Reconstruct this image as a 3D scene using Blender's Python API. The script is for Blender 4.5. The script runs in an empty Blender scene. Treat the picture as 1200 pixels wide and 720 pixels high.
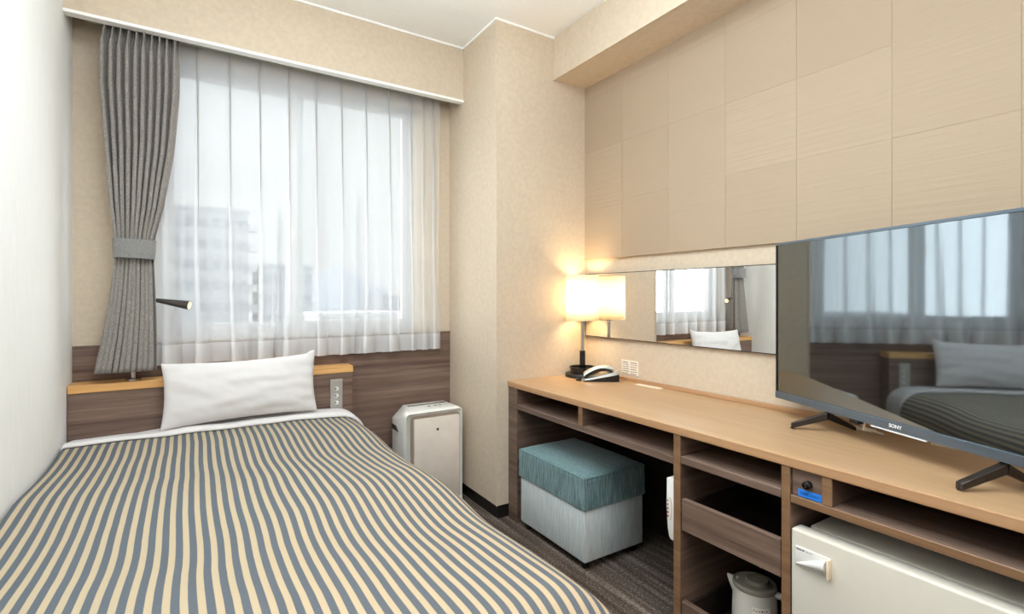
import bpy, bmesh, math, random
from mathutils import Vector, Matrix, noise as mnoise

random.seed(7)
PI = math.pi
scene = bpy.context.scene
COL = scene.collection

# ------------------------------------------------------------------ camera
YAW = math.atan(374.3 / 590.0)
cam_data = bpy.data.cameras.new('camera')
cam = bpy.data.objects.new('camera', cam_data)
COL.objects.link(cam)
cam.location = (0, 0, 1.13)
cam.rotation_euler = (PI / 2, 0, -YAW)
cam_data.sensor_width = 36
cam_data.lens = 36 * 590 / 1200
cam_data.shift_y = -13 / 1200
cam_data.clip_start = 0.02
cam_data.clip_end = 3000
scene.camera = cam

# ------------------------------------------------------------------ view
vs = scene.view_settings
scene.display_settings.display_device = 'sRGB'
vs.view_transform = 'Standard'
vs.look = 'None'
vs.exposure = 0.18
vs.gamma = 1.0
vs.use_curve_mapping = False
scene.cycles.max_bounces = 14
scene.cycles.diffuse_bounces = 7
scene.cycles.transparent_max_bounces = 24
scene.cycles.sample_clamp_indirect = 6
scene.cycles.caustics_reflective = False
scene.cycles.caustics_refractive = False

# ------------------------------------------------------------------ sky: bright overcast, brighter overhead and to the sides
SKY_BASE, SKY_ZENITH, SKY_SIDE = 0.70, 3.0, 14.0
world = bpy.data.worlds.new('overcast_sky')
scene.world = world
world.use_nodes = True
wn, wl = world.node_tree.nodes, world.node_tree.links
wn.clear()
w_out = wn.new('ShaderNodeOutputWorld')
w_bg = wn.new('ShaderNodeBackground')
w_tc = wn.new('ShaderNodeTexCoord')
w_sep = wn.new('ShaderNodeSeparateXYZ')
wl.new(w_tc.outputs['Generated'], w_sep.inputs[0])


def w_math(op, a, b, clamp=False):
    n = wn.new('ShaderNodeMath')
    n.operation = op
    n.use_clamp = clamp
    for i, v in enumerate((a, b)):
        if v is None:
            continue
        if isinstance(v, (int, float)):
            n.inputs[i].default_value = v
        else:
            wl.new(v, n.inputs[i])
    return n.outputs[0]


zen = w_math('MULTIPLY', w_math('SUBTRACT', w_sep.outputs['Z'], 0.36, True), SKY_ZENITH)
side = w_math('MULTIPLY', w_math('SUBTRACT', w_math('ABSOLUTE', w_math('ADD', w_sep.outputs['X'], -0.12), None), 0.34, True), SKY_SIDE)
tot = w_math('ADD', w_math('ADD', zen, side), SKY_BASE)
wl.new(tot, w_bg.inputs['Strength'])
w_bg.inputs['Color'].default_value = (0.97, 0.985, 1.0, 1)
wl.new(w_bg.outputs[0], w_out.inputs[0])


# ------------------------------------------------------------------ lights out of frame: added fill panels and the warm entrance downlight
def area_light(name, loc, rot, sx, sy, power, color):
    d = bpy.data.lights.new(name, 'AREA')
    d.shape = 'RECTANGLE'
    d.size, d.size_y = sx, sy
    d.energy = power
    d.color = color
    o = bpy.data.objects.new(name, d)
    o.location = loc
    o.rotation_euler = rot
    COL.objects.link(o)
    return o


def spot_light(name, loc, target, power, color, radius, angle, blend=0.6):
    d = bpy.data.lights.new(name, 'SPOT')
    d.energy = power
    d.color = color
    d.shadow_soft_size = radius
    d.spot_size = math.radians(angle)
    d.spot_blend = blend
    o = bpy.data.objects.new(name, d)
    o.location = loc
    o.rotation_euler = (Vector(target) - Vector(loc)).to_track_quat('-Z', 'Y').to_euler()
    COL.objects.link(o)
    return o


area_light('overhead_fill_light', (0.36, 0.75, 2.50), (0, 0, 0), 1.1, 1.8, 33, (0.82, 0.935, 1.0))  # unseen overhead panel, added to brighten the left wall and column
area_light('frontal_fill_light', (0.5, -1.3, 2.0), (math.radians(72), 0, 0), 1.2, 0.8, 12, (0.94, 0.96, 0.97))  # tilted panel added as frontal fill for surfaces facing the camera
area_light('ceiling_fill_light', (0.45, 0.8, 2.0), (PI, 0, 0), 1.0, 1.4, 30, (0.86, 0.95, 1.0))  # upward panel without a fixture, added to brighten the ceiling
spot_light('entrance_downlight', (1.0, -0.55, 2.45), (0.72, 0.70, 0.5), 48, (1.0, 0.50, 0.14), 0.05, 40)


# ------------------------------------------------------------------ materials
def srgb(r, g, b):
    def f(c):
        c /= 255.0
        return c / 12.92 if c <= 0.04045 else ((c + 0.055) / 1.055) ** 2.4
    return (f(r), f(g), f(b), 1)


class NT:
    def __init__(self, name):
        self.m = bpy.data.materials.new(name)
        self.m.use_nodes = True
        self.t = self.m.node_tree
        self.n, self.l = self.t.nodes, self.t.links
        self.n.clear()
        self.out = self.n.new('ShaderNodeOutputMaterial')

    def new(self, t, **kw):
        n = self.n.new(t)
        for k, v in kw.items():
            setattr(n, k, v)
        return n

    def put(self, sock, v):
        if hasattr(v, 'is_output'):
            self.l.new(v, sock)
        else:
            sock.default_value = v

    def math(self, op, a, b=None, c=None, clamp=False):
        n = self.new('ShaderNodeMath', operation=op, use_clamp=clamp)
        for i, v in enumerate((a, b, c)):
            if v is not None:
                self.put(n.inputs[i], v)
        return n.outputs[0]

    def coords(self, scale=(1, 1, 1), kind='Object', rot=(0, 0, 0)):
        tc = self.new('ShaderNodeTexCoord')
        mp = self.new('ShaderNodeMapping')
        self.l.new(tc.outputs[kind], mp.inputs[0])
        mp.inputs['Scale'].default_value = scale
        mp.inputs['Rotation'].default_value = rot
        return mp.outputs[0]

    def noise(self, vec, scale=5, detail=3, rough=0.55, dist=0.0):
        n = self.new('ShaderNodeTexNoise')
        self.l.new(vec, n.inputs['Vector'])
        n.inputs['Scale'].default_value = scale
        n.inputs['Detail'].default_value = detail
        n.inputs['Roughness'].default_value = rough
        n.inputs['Distortion'].default_value = dist
        return n.outputs[0]

    def ramp(self, fac, stops, mode='LINEAR'):
        n = self.new('ShaderNodeValToRGB')
        n.color_ramp.interpolation = mode
        e = n.color_ramp.elements
        while len(e) < len(stops):
            e.new(0.5)
        for i, (p, c) in enumerate(stops):
            e[i].position = p
            e[i].color = c
        self.l.new(fac, n.inputs[0])
        return n.outputs[0]

    def mix(self, fac, a, b, mode='MIX'):
        n = self.new('ShaderNodeMix', data_type='RGBA', blend_type=mode)
        self.put(n.inputs[0], fac)
        self.put(n.inputs[6], a)
        self.put(n.inputs[7], b)
        return n.outputs[2]

    def bump(self, h, strength=0.2, dist=0.002):
        n = self.new('ShaderNodeBump')
        self.l.new(h, n.inputs['Height'])
        n.inputs['Strength'].default_value = strength
        n.inputs['Distance'].default_value = dist
        return n.outputs[0]

    def pbr(self, color, rough=0.5, metal=0.0, normal=None, spec=0.5, **kw):
        p = self.new('ShaderNodeBsdfPrincipled')
        self.put(p.inputs['Base Color'], color)
        self.put(p.inputs['Roughness'], rough)
        self.put(p.inputs['Metallic'], metal)
        p.inputs['Specular IOR Level'].default_value = spec
        if normal is not None:
            self.l.new(normal, p.inputs['Normal'])
        for k, v in kw.items():
            self.put(p.inputs[k.replace('_', ' ')], v)
        self.l.new(p.outputs[0], self.out.inputs[0])
        return self.m


def plain(name, col, rough=0.5, metal=0.0, spec=0.5, vary=0.04):
    t = NT(name)
    c = t.coords()
    n = t.noise(c, 14, 3)
    dark = tuple(x * (1 - vary) for x in col[:3]) + (1,)
    lite = tuple(min(1, x * (1 + vary)) for x in col[:3]) + (1,)
    return t.pbr(t.ramp(n, [(0.3, dark), (0.7, lite)]), rough, metal, spec=spec)


def wallpaper(name, col, amount=0.05):
    t = NT(name)
    c = t.coords()
    n = t.noise(c, 45, 5, 0.65)
    n2 = t.noise(c, 260, 2)
    dark = tuple(x * (1 - amount) for x in col[:3]) + (1,)
    lite = tuple(min(1, x * (1 + amount)) for x in col[:3]) + (1,)
    h = t.math('ADD', n, n2)
    return t.pbr(t.ramp(n, [(0.35, dark), (0.65, lite)]), 0.85, normal=t.bump(h, 0.35, 0.0015), spec=0.2)


def fibre_paper(name, col):
    t = NT(name)
    n = t.noise(t.coords((240, 240, 9)), 1, 4)
    dark = tuple(x * 0.965 for x in col[:3]) + (1,)
    lite = tuple(min(1, x * 1.03) for x in col[:3]) + (1,)
    return t.pbr(t.ramp(n, [(0.35, dark), (0.65, lite)]), 0.85, normal=t.bump(n, 0.5, 0.0015), spec=0.2)


def wood(name, dark, mid, lite, along='X', rough=0.42, streak=1.0):
    """wood laminate: long streaks running along one axis"""
    t = NT(name)
    a, b = 1.1, 34.0
    sc = {'X': (a, b, b), 'Y': (b, a, b), 'Z': (b, b, a)}[along]
    sc2 = tuple(x * 5.5 for x in sc)
    n1 = t.noise(t.coords(sc), 1.0, 5, 0.6, 0.3)
    n2 = t.noise(t.coords(sc2), 1.0, 3, 0.6)
    f = t.math('ADD', t.math('MULTIPLY', n1, 0.72), t.math('MULTIPLY', n2, 0.28))
    s = 0.17 / streak
    return t.pbr(t.ramp(f, [(0.5 - s, dark), (0.5, mid), (0.5 + s, lite)]), rough, normal=t.bump(n2, 0.08, 0.001), spec=0.4)


M = {}
CREAM = srgb(206, 190, 169)
M['paper_cream'] = wallpaper('cream_mottled_wallpaper', CREAM)
M['paper_white'] = fibre_paper('white_fibre_wallpaper', srgb(240, 240, 238))
M['ceiling'] = wallpaper('white_ceiling_paper', srgb(242, 241, 238), 0.01)
M['bead'] = plain('white_corner_bead', srgb(246, 245, 242), 0.6)
M['black_base'] = plain('black_skirting_vinyl', srgb(26, 22, 21), 0.5)
M['walnut'] = wood('walnut_laminate', srgb(84, 64, 55), srgb(113, 91, 80), srgb(139, 116, 103), 'X')
M['walnut_y'] = wood('walnut_laminate_lengthwise', srgb(84, 65, 55), srgb(112, 91, 79), srgb(136, 114, 100), 'Y')
M['walnut_x'] = wood('walnut_laminate_crosswise', srgb(78, 60, 52), srgb(104, 84, 73), srgb(128, 106, 93), 'X')
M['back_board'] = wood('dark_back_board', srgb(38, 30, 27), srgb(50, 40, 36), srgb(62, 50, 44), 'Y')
M['oak'] = wood('pale_oak_laminate', srgb(173, 139, 103), srgb(183, 149, 112), srgb(192, 160, 124), 'Y', 0.33, 0.8)
M['oak_edge'] = wood('oak_edge_band', srgb(168, 126, 90), srgb(178, 137, 100), srgb(188, 150, 113), 'Y', 0.42)
M['brown_edge'] = wood('brown_edge_band', srgb(118, 86, 60), srgb(131, 99, 71), srgb(144, 111, 82), 'Y', 0.45)
M['honey'] = wood('honey_oak_ledge', srgb(206, 153, 93), srgb(219, 167, 105), srgb(228, 180, 120), 'X', 0.4)
M['white_plastic'] = plain('white_plastic', srgb(232, 230, 224), 0.4)
M['grey_plastic'] = plain('light_grey_plastic', srgb(196, 193, 188), 0.4)
M['beige_panel'] = plain('greige_gloss_panel', srgb(226, 214, 202), 0.25)
M['taupe_plastic'] = plain('taupe_plastic', srgb(142, 128, 114), 0.5)
M['notch_shade'] = plain('grip_notch_shade_grey', srgb(70, 62, 56), 0.6)  # dark tone painted for the shade in the purifier's grip notch
M['black'] = plain('black_plastic', srgb(16, 15, 16), 0.38)
M['black_gloss'] = plain('black_gloss_plastic', srgb(14, 13, 13), 0.18)
M['chrome'] = plain('brushed_steel', srgb(190, 186, 182), 0.25, 1.0)
M['steel_plate'] = plain('satin_switch_plate', srgb(188, 184, 178), 0.4, 0.55)
M['fridge'] = plain('ivory_enamel', srgb(212, 206, 193), 0.35, vary=0.015)
M['fridge_handle'] = plain('pale_grey_handle_plastic', srgb(226, 224, 219), 0.35)
M['peach_trim'] = plain('ivory_handle_rim', srgb(238, 222, 200), 0.4)
M['ink'] = plain('dark_print', srgb(52, 50, 50), 0.6)
M['ink_grey'] = plain('grey_print', srgb(120, 116, 112), 0.6)
M['paper'] = plain('printed_card', srgb(240, 232, 220), 0.6)
M['red_ink'] = plain('red_print', srgb(176, 72, 60), 0.6)
M['gold_ink'] = plain('gold_print', srgb(190, 160, 105), 0.5)
M['blue_tape'] = plain('blue_tape', srgb(38, 128, 226), 0.5)
M['navy_ink'] = plain('navy_print', srgb(14, 68, 148), 0.5)
M['frame_white'] = plain('white_window_frame', srgb(188, 188, 190), 0.4)
M['silver'] = plain('silver_paint', srgb(196, 196, 192), 0.35, 0.7)
M['olive_rail'] = plain('aluminium_rail', srgb(140, 138, 122), 0.35, 0.6)
M['metal_dark'] = plain('gunmetal', srgb(84, 78, 74), 0.38, 0.7)
M['foot_metal'] = plain('dark_bronze_metal', srgb(52, 46, 43), 0.35, 0.4)
M['tv_bezel'] = plain('dark_blue_grey_bezel', srgb(98, 110, 122), 0.25, 0.5)
M['tv_black'] = plain('tv_black_edge', srgb(10, 10, 11), 0.3)
M['sony_white'] = plain('white_badge', srgb(232, 234, 238), 0.4)
M['linen'] = plain('white_cotton', srgb(216, 212, 211), 0.9, spec=0.1, vary=0.01)
M['bed_dark'] = plain('dark_brown_bed_base', srgb(52, 42, 37), 0.7)
M['kettle'] = plain('white_grey_enamel', srgb(214, 208, 198), 0.35)
M['kettle_lid'] = plain('warm_grey_lid', srgb(142, 136, 122), 0.4)
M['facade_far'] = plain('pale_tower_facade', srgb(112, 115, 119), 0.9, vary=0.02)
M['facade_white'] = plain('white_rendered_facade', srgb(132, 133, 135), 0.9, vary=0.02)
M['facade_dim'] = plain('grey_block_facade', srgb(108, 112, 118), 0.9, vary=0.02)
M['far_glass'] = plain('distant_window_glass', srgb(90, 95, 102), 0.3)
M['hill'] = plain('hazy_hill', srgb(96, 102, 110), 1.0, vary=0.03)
M['city_ground'] = plain('pale_street_ground', srgb(120, 120, 120), 1.0, vary=0.05)

# tiled cladding of the desk wall: every 30 cm tile has its own run of fine grooves
t = NT('beige_groove_tile')
pos = t.new('ShaderNodeTexCoord').outputs['Object']
sp = t.new('ShaderNodeSeparateXYZ')
t.l.new(pos, sp.inputs[0])
cy = t.math('FLOOR', t.math('DIVIDE', t.math('SUBTRACT', sp.outputs['Y'], 0.407), 0.297))
cz = t.math('FLOOR', t.math('DIVIDE', t.math('SUBTRACT', sp.outputs['Z'], 1.33), 0.30))
cmb = t.new('ShaderNodeCombineXYZ')
t.put(cmb.inputs[0], cy)
t.put(cmb.inputs[1], cz)
wnz = t.new('ShaderNodeTexWhiteNoise', noise_dimensions='3D')
t.l.new(cmb.outputs[0], wnz.inputs['Vector'])
wav = t.noise(t.coords((1, 2.2, 75)), 1.0, 3, 0.5)
fine = t.noise(t.coords(), 300, 2)
amt = t.math('ADD', t.math('MULTIPLY', wnz.outputs['Value'], 0.8), 0.25)
hh = t.math('ADD', t.math('MULTIPLY', wav, amt), t.math('MULTIPLY', fine, 0.06))
base = t.mix(wnz.outputs['Value'], srgb(171, 152, 130), srgb(176, 157, 135))
t.pbr(base, 0.8, normal=t.bump(hh, 0.6, 0.0035), spec=0.25)
M['tile'] = t.m
M['tile_gap'] = plain('tile_joint', srgb(176, 156, 130), 0.9)

# carpet
t = NT('dark_streaked_carpet')
n1 = t.noise(t.coords((26, 1.4, 1)), 1.0, 3, 0.6)
n2 = t.noise(t.coords((230, 90, 1)), 1.0, 3, 0.75)
f = t.math('ADD', t.math('MULTIPLY', n1, 0.42), t.math('MULTIPLY', n2, 0.58))
t.pbr(t.ramp(f, [(0.36, srgb(48, 39, 34)), (0.5, srgb(84, 72, 64)), (0.64, srgb(150, 138, 128))]), 0.95,
      normal=t.bump(n2, 0.8, 0.004), spec=0.1)
M['carpet'] = t.m

# striped bedspread: UV.x is the arc length across the bed in metres
t = NT('striped_bedspread')
uv = t.new('ShaderNodeUVMap').outputs[0]
su = t.new('ShaderNodeSeparateXYZ')
t.l.new(uv, su.inputs[0])
wob = t.noise(t.coords((6, 6, 6)), 1.0, 2)
u_ = t.math('ADD', su.outputs['X'], t.math('MULTIPLY', wob, 0.004))
fr = t.math('FRACT', t.math('DIVIDE', u_, 0.0266))
edge = t.math('MULTIPLY', t.math('SUBTRACT', t.math('ABSOLUTE', t.math('SUBTRACT', fr, 0.5)), 0.245), 22.0, clamp=True)
weave = t.noise(t.coords((500, 500, 500)), 1.0, 2)
blue = t.mix(weave, srgb(78, 84, 91), srgb(99, 105, 112))
sand = t.mix(weave, srgb(168, 151, 124), srgb(184, 168, 141))
t.pbr(t.mix(edge, blue, sand), 0.85, normal=t.bump(weave, 0.25, 0.001), spec=0.15)
M['stripes'] = t.m


def heather(name, a, b, sc=(190, 190, 13)):
    t = NT(name)
    n = t.noise(t.coords(sc), 1.0, 4, 0.7)
    n2 = t.noise(t.coords((600, 600, 600)), 1.0, 2)
    f = t.math('ADD', t.math('MULTIPLY', n, 0.75), t.math('MULTIPLY', n2, 0.25))
    return t.pbr(t.ramp(f, [(0.38, a), (0.62, b)]), 0.9, normal=t.bump(f, 0.5, 0.002), spec=0.15,
                 Sheen_Weight=0.25)


M['teal'] = heather('teal_heather_fabric', srgb(62, 94, 98), srgb(130, 154, 156))
M['grey_blue'] = heather('pale_blue_grey_fabric', srgb(172, 183, 185), srgb(206, 211, 210))
M['curtain'] = heather('charcoal_tweed', srgb(108, 103, 99), srgb(162, 155, 149), (520, 520, 130))
M['tieback'] = heather('grey_tweed_band', srgb(104, 103, 103), srgb(156, 154, 152), (420, 420, 300))


def sheer(name, tr, col, front=0.62):
    t = NT(name)
    a = t.new('ShaderNodeBsdfTransparent')
    a.inputs[0].default_value = (1, 1, 1, 1)
    b = t.new('ShaderNodeBsdfTranslucent')
    b.inputs[0].default_value = col
    d = t.new('ShaderNodeBsdfDiffuse')
    d.inputs[0].default_value = col
    m1 = t.new('ShaderNodeMixShader')
    m1.inputs[0].default_value = front
    t.l.new(b.outputs[0], m1.inputs[1])
    t.l.new(d.outputs[0], m1.inputs[2])
    m2 = t.new('ShaderNodeMixShader')
    fine = t.noise(t.coords((700, 700, 700)), 1.0, 1)
    f = t.math('ADD', t.math('MULTIPLY', t.math('SUBTRACT', fine, 0.5), 0.12), 1 - tr)
    t.l.new(f, m2.inputs[0])
    t.l.new(a.outputs[0], m2.inputs[1])
    t.l.new(m1.outputs[0], m2.inputs[2])
    t.l.new(m2.outputs[0], t.out.inputs[0])
    return t.m


M['sheer'] = sheer('white_voile', 0.57, (0.90, 0.91, 0.92, 1))
M['sheer_pleat_shade'] = sheer('voile_pleat_shade_grey', 0.10, (0.46, 0.46, 0.45, 1), 1.0)  # white voile coloured grey to imitate shade in the gathered folds
M['sheer_hem'] = sheer('white_voile_double_hem', 0.25, (0.90, 0.90, 0.91, 1))


def thin_glass(name, tint, refl=0.012):
    t = NT(name)
    a = t.new('ShaderNodeBsdfTransparent')
    a.inputs[0].default_value = tint
    g = t.new('ShaderNodeBsdfGlossy')
    g.inputs['Roughness'].default_value = 0.02
    m = t.new('ShaderNodeMixShader')
    m.inputs[0].default_value = refl
    t.l.new(a.outputs[0], m.inputs[1])
    t.l.new(g.outputs[0], m.inputs[2])
    t.l.new(m.outputs[0], t.out.inputs[0])
    return t.m


M['pane'] = thin_glass('window_glass', (0.95, 0.97, 0.97, 1))

t = NT('mirror_silver')
t.pbr((0.93, 0.94, 0.93, 1), 0.0, 1.0)
M['mirror'] = t.m

t = NT('tv_screen_glass')
g = t.new('ShaderNodeBsdfGlossy')
g.inputs['Color'].default_value = (0.80, 0.92, 1.0, 1)
g.inputs['Roughness'].default_value = 0.035
d = t.new('ShaderNodeBsdfDiffuse')
d.inputs['Color'].default_value = (0.012, 0.011, 0.010, 1)
mx = t.new('ShaderNodeMixShader')
lw = t.new('ShaderNodeFresnel')
lw.inputs['IOR'].default_value = 3.2
t.l.new(lw.outputs[0], mx.inputs[0])
t.l.new(d.outputs[0], mx.inputs[1])
t.l.new(g.outputs[0], mx.inputs[2])
t.l.new(mx.outputs[0], t.out.inputs[0])
M['screen'] = t.m

# lit lamp shade: thin cream fabric that passes the bulb's light
t = NT('cream_lamp_shade')
b = t.new('ShaderNodeBsdfTranslucent')
b.inputs[0].default_value = (0.97, 0.93, 0.84, 1)
d = t.new('ShaderNodeBsdfDiffuse')
d.inputs[0].default_value = (0.94, 0.91, 0.85, 1)
m1 = t.new('ShaderNodeMixShader')
m1.inputs[0].default_value = 0.22
t.l.new(b.outputs[0], m1.inputs[1])
t.l.new(d.outputs[0], m1.inputs[2])
t.l.new(m1.outputs[0], t.out.inputs[0])
M['shade'] = t.m


def emitter(name, col, s):
    t = NT(name)
    e = t.new('ShaderNodeEmission')
    e.inputs[0].default_value = col
    e.inputs[1].default_value = s
    t.l.new(e.outputs[0], t.out.inputs[0])
    return t.m


M['bulb'] = emitter('warm_bulb', (1.0, 0.78, 0.48, 1), 10)
M['lens_lit'] = emitter('lit_reading_lens', (1.0, 0.80, 0.42, 1), 1.8)


# ------------------------------------------------------------------ mesh helpers (all take world coordinates)
def bm_new():
    return bmesh.new()


def add_box(bm, x0, x1, y0, y1, z0, z1, mi=0):
    r = bmesh.ops.create_cube(bm, size=1.0)
    for v in r['verts']:
        v.co = Vector(((x0 + x1) / 2 + v.co.x * (x1 - x0), (y0 + y1) / 2 + v.co.y * (y1 - y0), (z0 + z1) / 2 + v.co.z * (z1 - z0)))
    for f in {f for v in r['verts'] for f in v.link_faces}:
        f.material_index = mi
    return r['verts']


def box(x0, x1, y0, y1, z0, z1, bevel=0.0, seg=2):
    bm = bm_new()
    add_box(bm, x0, x1, y0, y1, z0, z1)
    if bevel:
        bmesh.ops.bevel(bm, geom=bm.edges[:], offset=bevel, segments=seg, profile=0.5, affect='EDGES')
    return bm


def lathe(bm, profile, cx, cy, seg=48, cap=True):
    rings = []
    for (r, z) in profile:
        rings.append([bm.verts.new((cx + r * math.cos(2 * PI * k / seg), cy + r * math.sin(2 * PI * k / seg), z)) for k in range(seg)])
    for a, b in zip(rings, rings[1:]):
        for k in range(seg):
            bm.faces.new((a[k], a[(k + 1) % seg], b[(k + 1) % seg], b[k]))
    if cap:
        bm.faces.new(rings[0][::-1])
        bm.faces.new(rings[-1])
    return bm


def tube(bm, pts, radii, seg=16):
    """round bar along a polyline with a radius per point"""
    pts = [Vector(p) for p in pts]
    if not isinstance(radii, (list, tuple)):
        radii = [radii] * len(pts)
    rings = []
    up = None
    for i, p in enumerate(pts):
        d = (pts[min(i + 1, len(pts) - 1)] - pts[max(i - 1, 0)]).normalized()
        if up is None:
            up = Vector((0, 0, 1)) if abs(d.z) < 0.9 else Vector((1, 0, 0))
        s = d.cross(up).normalized()
        up = s.cross(d).normalized()
        rings.append([bm.verts.new(p + (s * math.cos(2 * PI * k / seg) + up * math.sin(2 * PI * k / seg)) * radii[i]) for k in range(seg)])
    for a, b in zip(rings, rings[1:]):
        for k in range(seg):
            bm.faces.new((a[k], b[k], b[(k + 1) % seg], a[(k + 1) % seg]))
    bm.faces.new(rings[0])
    bm.faces.new(rings[-1][::-1])
    return bm


def grid_bm(bm, rows, closed=False, uv=None):
    """rows of points joined into quads"""
    vr = [[bm.verts.new(p) for p in r] for r in rows]
    lay = bm.loops.layers.uv.verify() if uv else None
    n = len(vr[0])
    for i in range(len(vr) - 1):
        for j in range(n if closed else n - 1):
            k = (j + 1) % n
            f = bm.faces.new((vr[i][j], vr[i][k], vr[i + 1][k], vr[i + 1][j]))
            if uv:
                for lp, (a, b) in zip(f.loops, ((i, j), (i, k), (i + 1, k), (i + 1, j))):
                    lp[lay].uv = uv[a][b]
    return vr


def prism(bm, outline, axis_pts):
    """outline: list of (a, b); axis_pts: function (a, b, t) -> point for t in 0, 1"""
    lo = [bm.verts.new(axis_pts(a, b, 0)) for a, b in outline]
    hi = [bm.verts.new(axis_pts(a, b, 1)) for a, b in outline]
    n = len(outline)
    for k in range(n):
        bm.faces.new((lo[k], lo[(k + 1) % n], hi[(k + 1) % n], hi[k]))
    bm.faces.new(lo[::-1])
    bm.faces.new(hi)
    return bm


def root_of(o):
    while o.parent:
        o = o.parent
    return o


def link(name, bm, mat, parent=None, smooth=False, angle=40, origin=None):
    bmesh.ops.recalc_face_normals(bm, faces=bm.faces[:])
    if parent is not None:
        bm.transform(root_of(parent).matrix_basis.inverted())
    elif origin is not None:
        bm.transform(Matrix.Translation(-Vector(origin)))
    me = bpy.data.meshes.new(name)
    bm.to_mesh(me)
    bm.free()
    for m in (mat if isinstance(mat, (list, tuple)) else [mat]):
        me.materials.append(M[m] if isinstance(m, str) else m)
    if smooth:
        me.shade_smooth()
        if angle:
            try:
                me.set_sharp_from_angle(angle=math.radians(angle))
            except Exception:
                pass
    o = bpy.data.objects.new(name, me)
    COL.objects.link(o)
    if parent is not None:
        o.parent = parent
    elif origin is not None:
        o.location = origin
    return o


def tag(o, label, cat, group=None):
    o['label'] = label
    o['category'] = cat
    if group:
        o['group'] = group
    return o


def thing(name, label, cat, loc, rotz=0.0, group=None):
    o = bpy.data.objects.new(name, None)
    COL.objects.link(o)
    o.location = loc
    o.rotation_euler = (0, 0, rotz)
    o.matrix_basis = Matrix.Translation(Vector(loc)) @ Matrix.Rotation(rotz, 4, 'Z')
    o.empty_display_size = 0.1
    return tag(o, label, cat, group)


def struct(name, bm, mat, parent=None, **kw):
    o = link(name, bm, mat, parent, **kw)
    if parent is None:
        o['kind'] = 'structure'
    return o


def text_bm(body, size, matrix, depth=0.0006, bold=0.0):
    cu = bpy.data.curves.new('lettering', 'FONT')
    cu.body = body
    cu.size = size
    cu.extrude = depth
    cu.offset = bold
    cu.align_x = 'CENTER'
    cu.align_y = 'CENTER'
    cu.resolution_u = 3
    ob = bpy.data.objects.new('lettering', cu)
    COL.objects.link(ob)
    dg = bpy.context.evaluated_depsgraph_get()
    me = bpy.data.meshes.new_from_object(ob.evaluated_get(dg))
    bm = bm_new()
    bm.from_mesh(me)
    bm.transform(matrix)
    bpy.data.objects.remove(ob)
    bpy.data.curves.remove(cu)
    bpy.data.meshes.remove(me)
    return bm


def frame_matrix(origin, xdir, ydir):
    x, y = Vector(xdir).normalized(), Vector(ydir).normalized()
    z = x.cross(y)
    m = Matrix((x, y, z)).transposed().to_4x4()
    m.translation = Vector(origin)
    return m


def subsurf(o, lv=2):
    m = o.modifiers.new('smooth', 'SUBSURF')
    m.levels = lv
    m.render_levels = lv
    return o


# ------------------------------------------------------------------ room shell
XL, XR = -0.42, 1.887            # left wall, desk wall
YW, YN = 2.735, -1.7             # window wall, wall behind the camera
ZC = 2.53
PX, PY = 1.293, 2.183            # corner of the wall column
WX0, WX1, WZ0, WZ1 = -0.135, 1.075, 0.925, 2.215   # window opening

struct('floor', box(XL - 0.1, XR + 0.1, YN - 0.1, YW + 0.25, -0.1, 0.0), 'carpet')
struct('ceiling', box(XL - 0.1, XR + 0.1, YN - 0.1, YW + 0.25, ZC, ZC + 0.1), 'ceiling')
struct('wall_left', box(XL - 0.1, XL, YN - 0.1, YW + 0.25, 0, ZC), 'paper_white')
struct('wall_right', box(XR, XR + 0.1, YN - 0.1, YW + 0.25, 0, ZC), 'paper_cream')
struct('wall_near', box(XL, XR, YN - 0.1, YN, 0, ZC), 'paper_cream')
bm = bm_new()
add_box(bm, XL, WX0, YW, YW + 0.16, 0, ZC)
add_box(bm, WX1, PX, YW, YW + 0.16, 0, ZC)
add_box(bm, WX0, WX1, YW, YW + 0.16, 0, WZ0)
add_box(bm, WX0, WX1, YW, YW + 0.16, WZ1, ZC)
struct('wall_far', bm, 'paper_cream')
struct('column', box(PX, XR, PY, YW + 0.16, 0.07, ZC), 'paper_cream')
struct('baseboard_column', box(PX + 0.012, XR, PY + 0.012, YW, 0, 0.07), 'black_base')
struct('baseboard_left', box(XL, XL + 0.008, YN, YW, 0, 0.07), 'black_base')
struct('beam', box(1.652, XR, YN, PY, 2.30, ZC), 'paper_cream')
bm = box(XL, PX, 2.55, 2.585, 2.232, ZC)
struct('window_pelmet', bm, 'paper_cream')
struct('trim_1', box(XL, PX, 2.545, 2.587, 2.222, 2.235, 0.002), 'bead')
struct('trim_2', box(PX - 0.003, PX + 0.003, PY - 0.003, PY + 0.003, 0.07, ZC), 'paper_cream')
bm = bm_new()                                                     # thin white bead where walls meet the ceiling
add_box(bm, XL, PX, 2.542, 2.55, ZC - 0.010, ZC)
add_box(bm, PX - 0.008, PX, PY - 0.008, 2.55, ZC - 0.010, ZC)
add_box(bm, PX, 1.652, PY - 0.008, PY, ZC - 0.010, ZC)
add_box(bm, XL, XL + 0.008, YN, 2.55, ZC - 0.010, ZC)
struct('trim_3', bm, 'bead')
struct('trim_4', box(1.6485, 1.655, YN, PY, 2.297, 2.303), 'paper_cream')
# box top inside the pelmet
struct('trim_5', box(XL, PX, 2.585, YW, 2.345, 2.37), 'paper_cream')

# walnut panelling below the window
struct('wall_far_panelling', box(XL, PX, YW - 0.009, YW, 0.0, 0.921), 'walnut')

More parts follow.
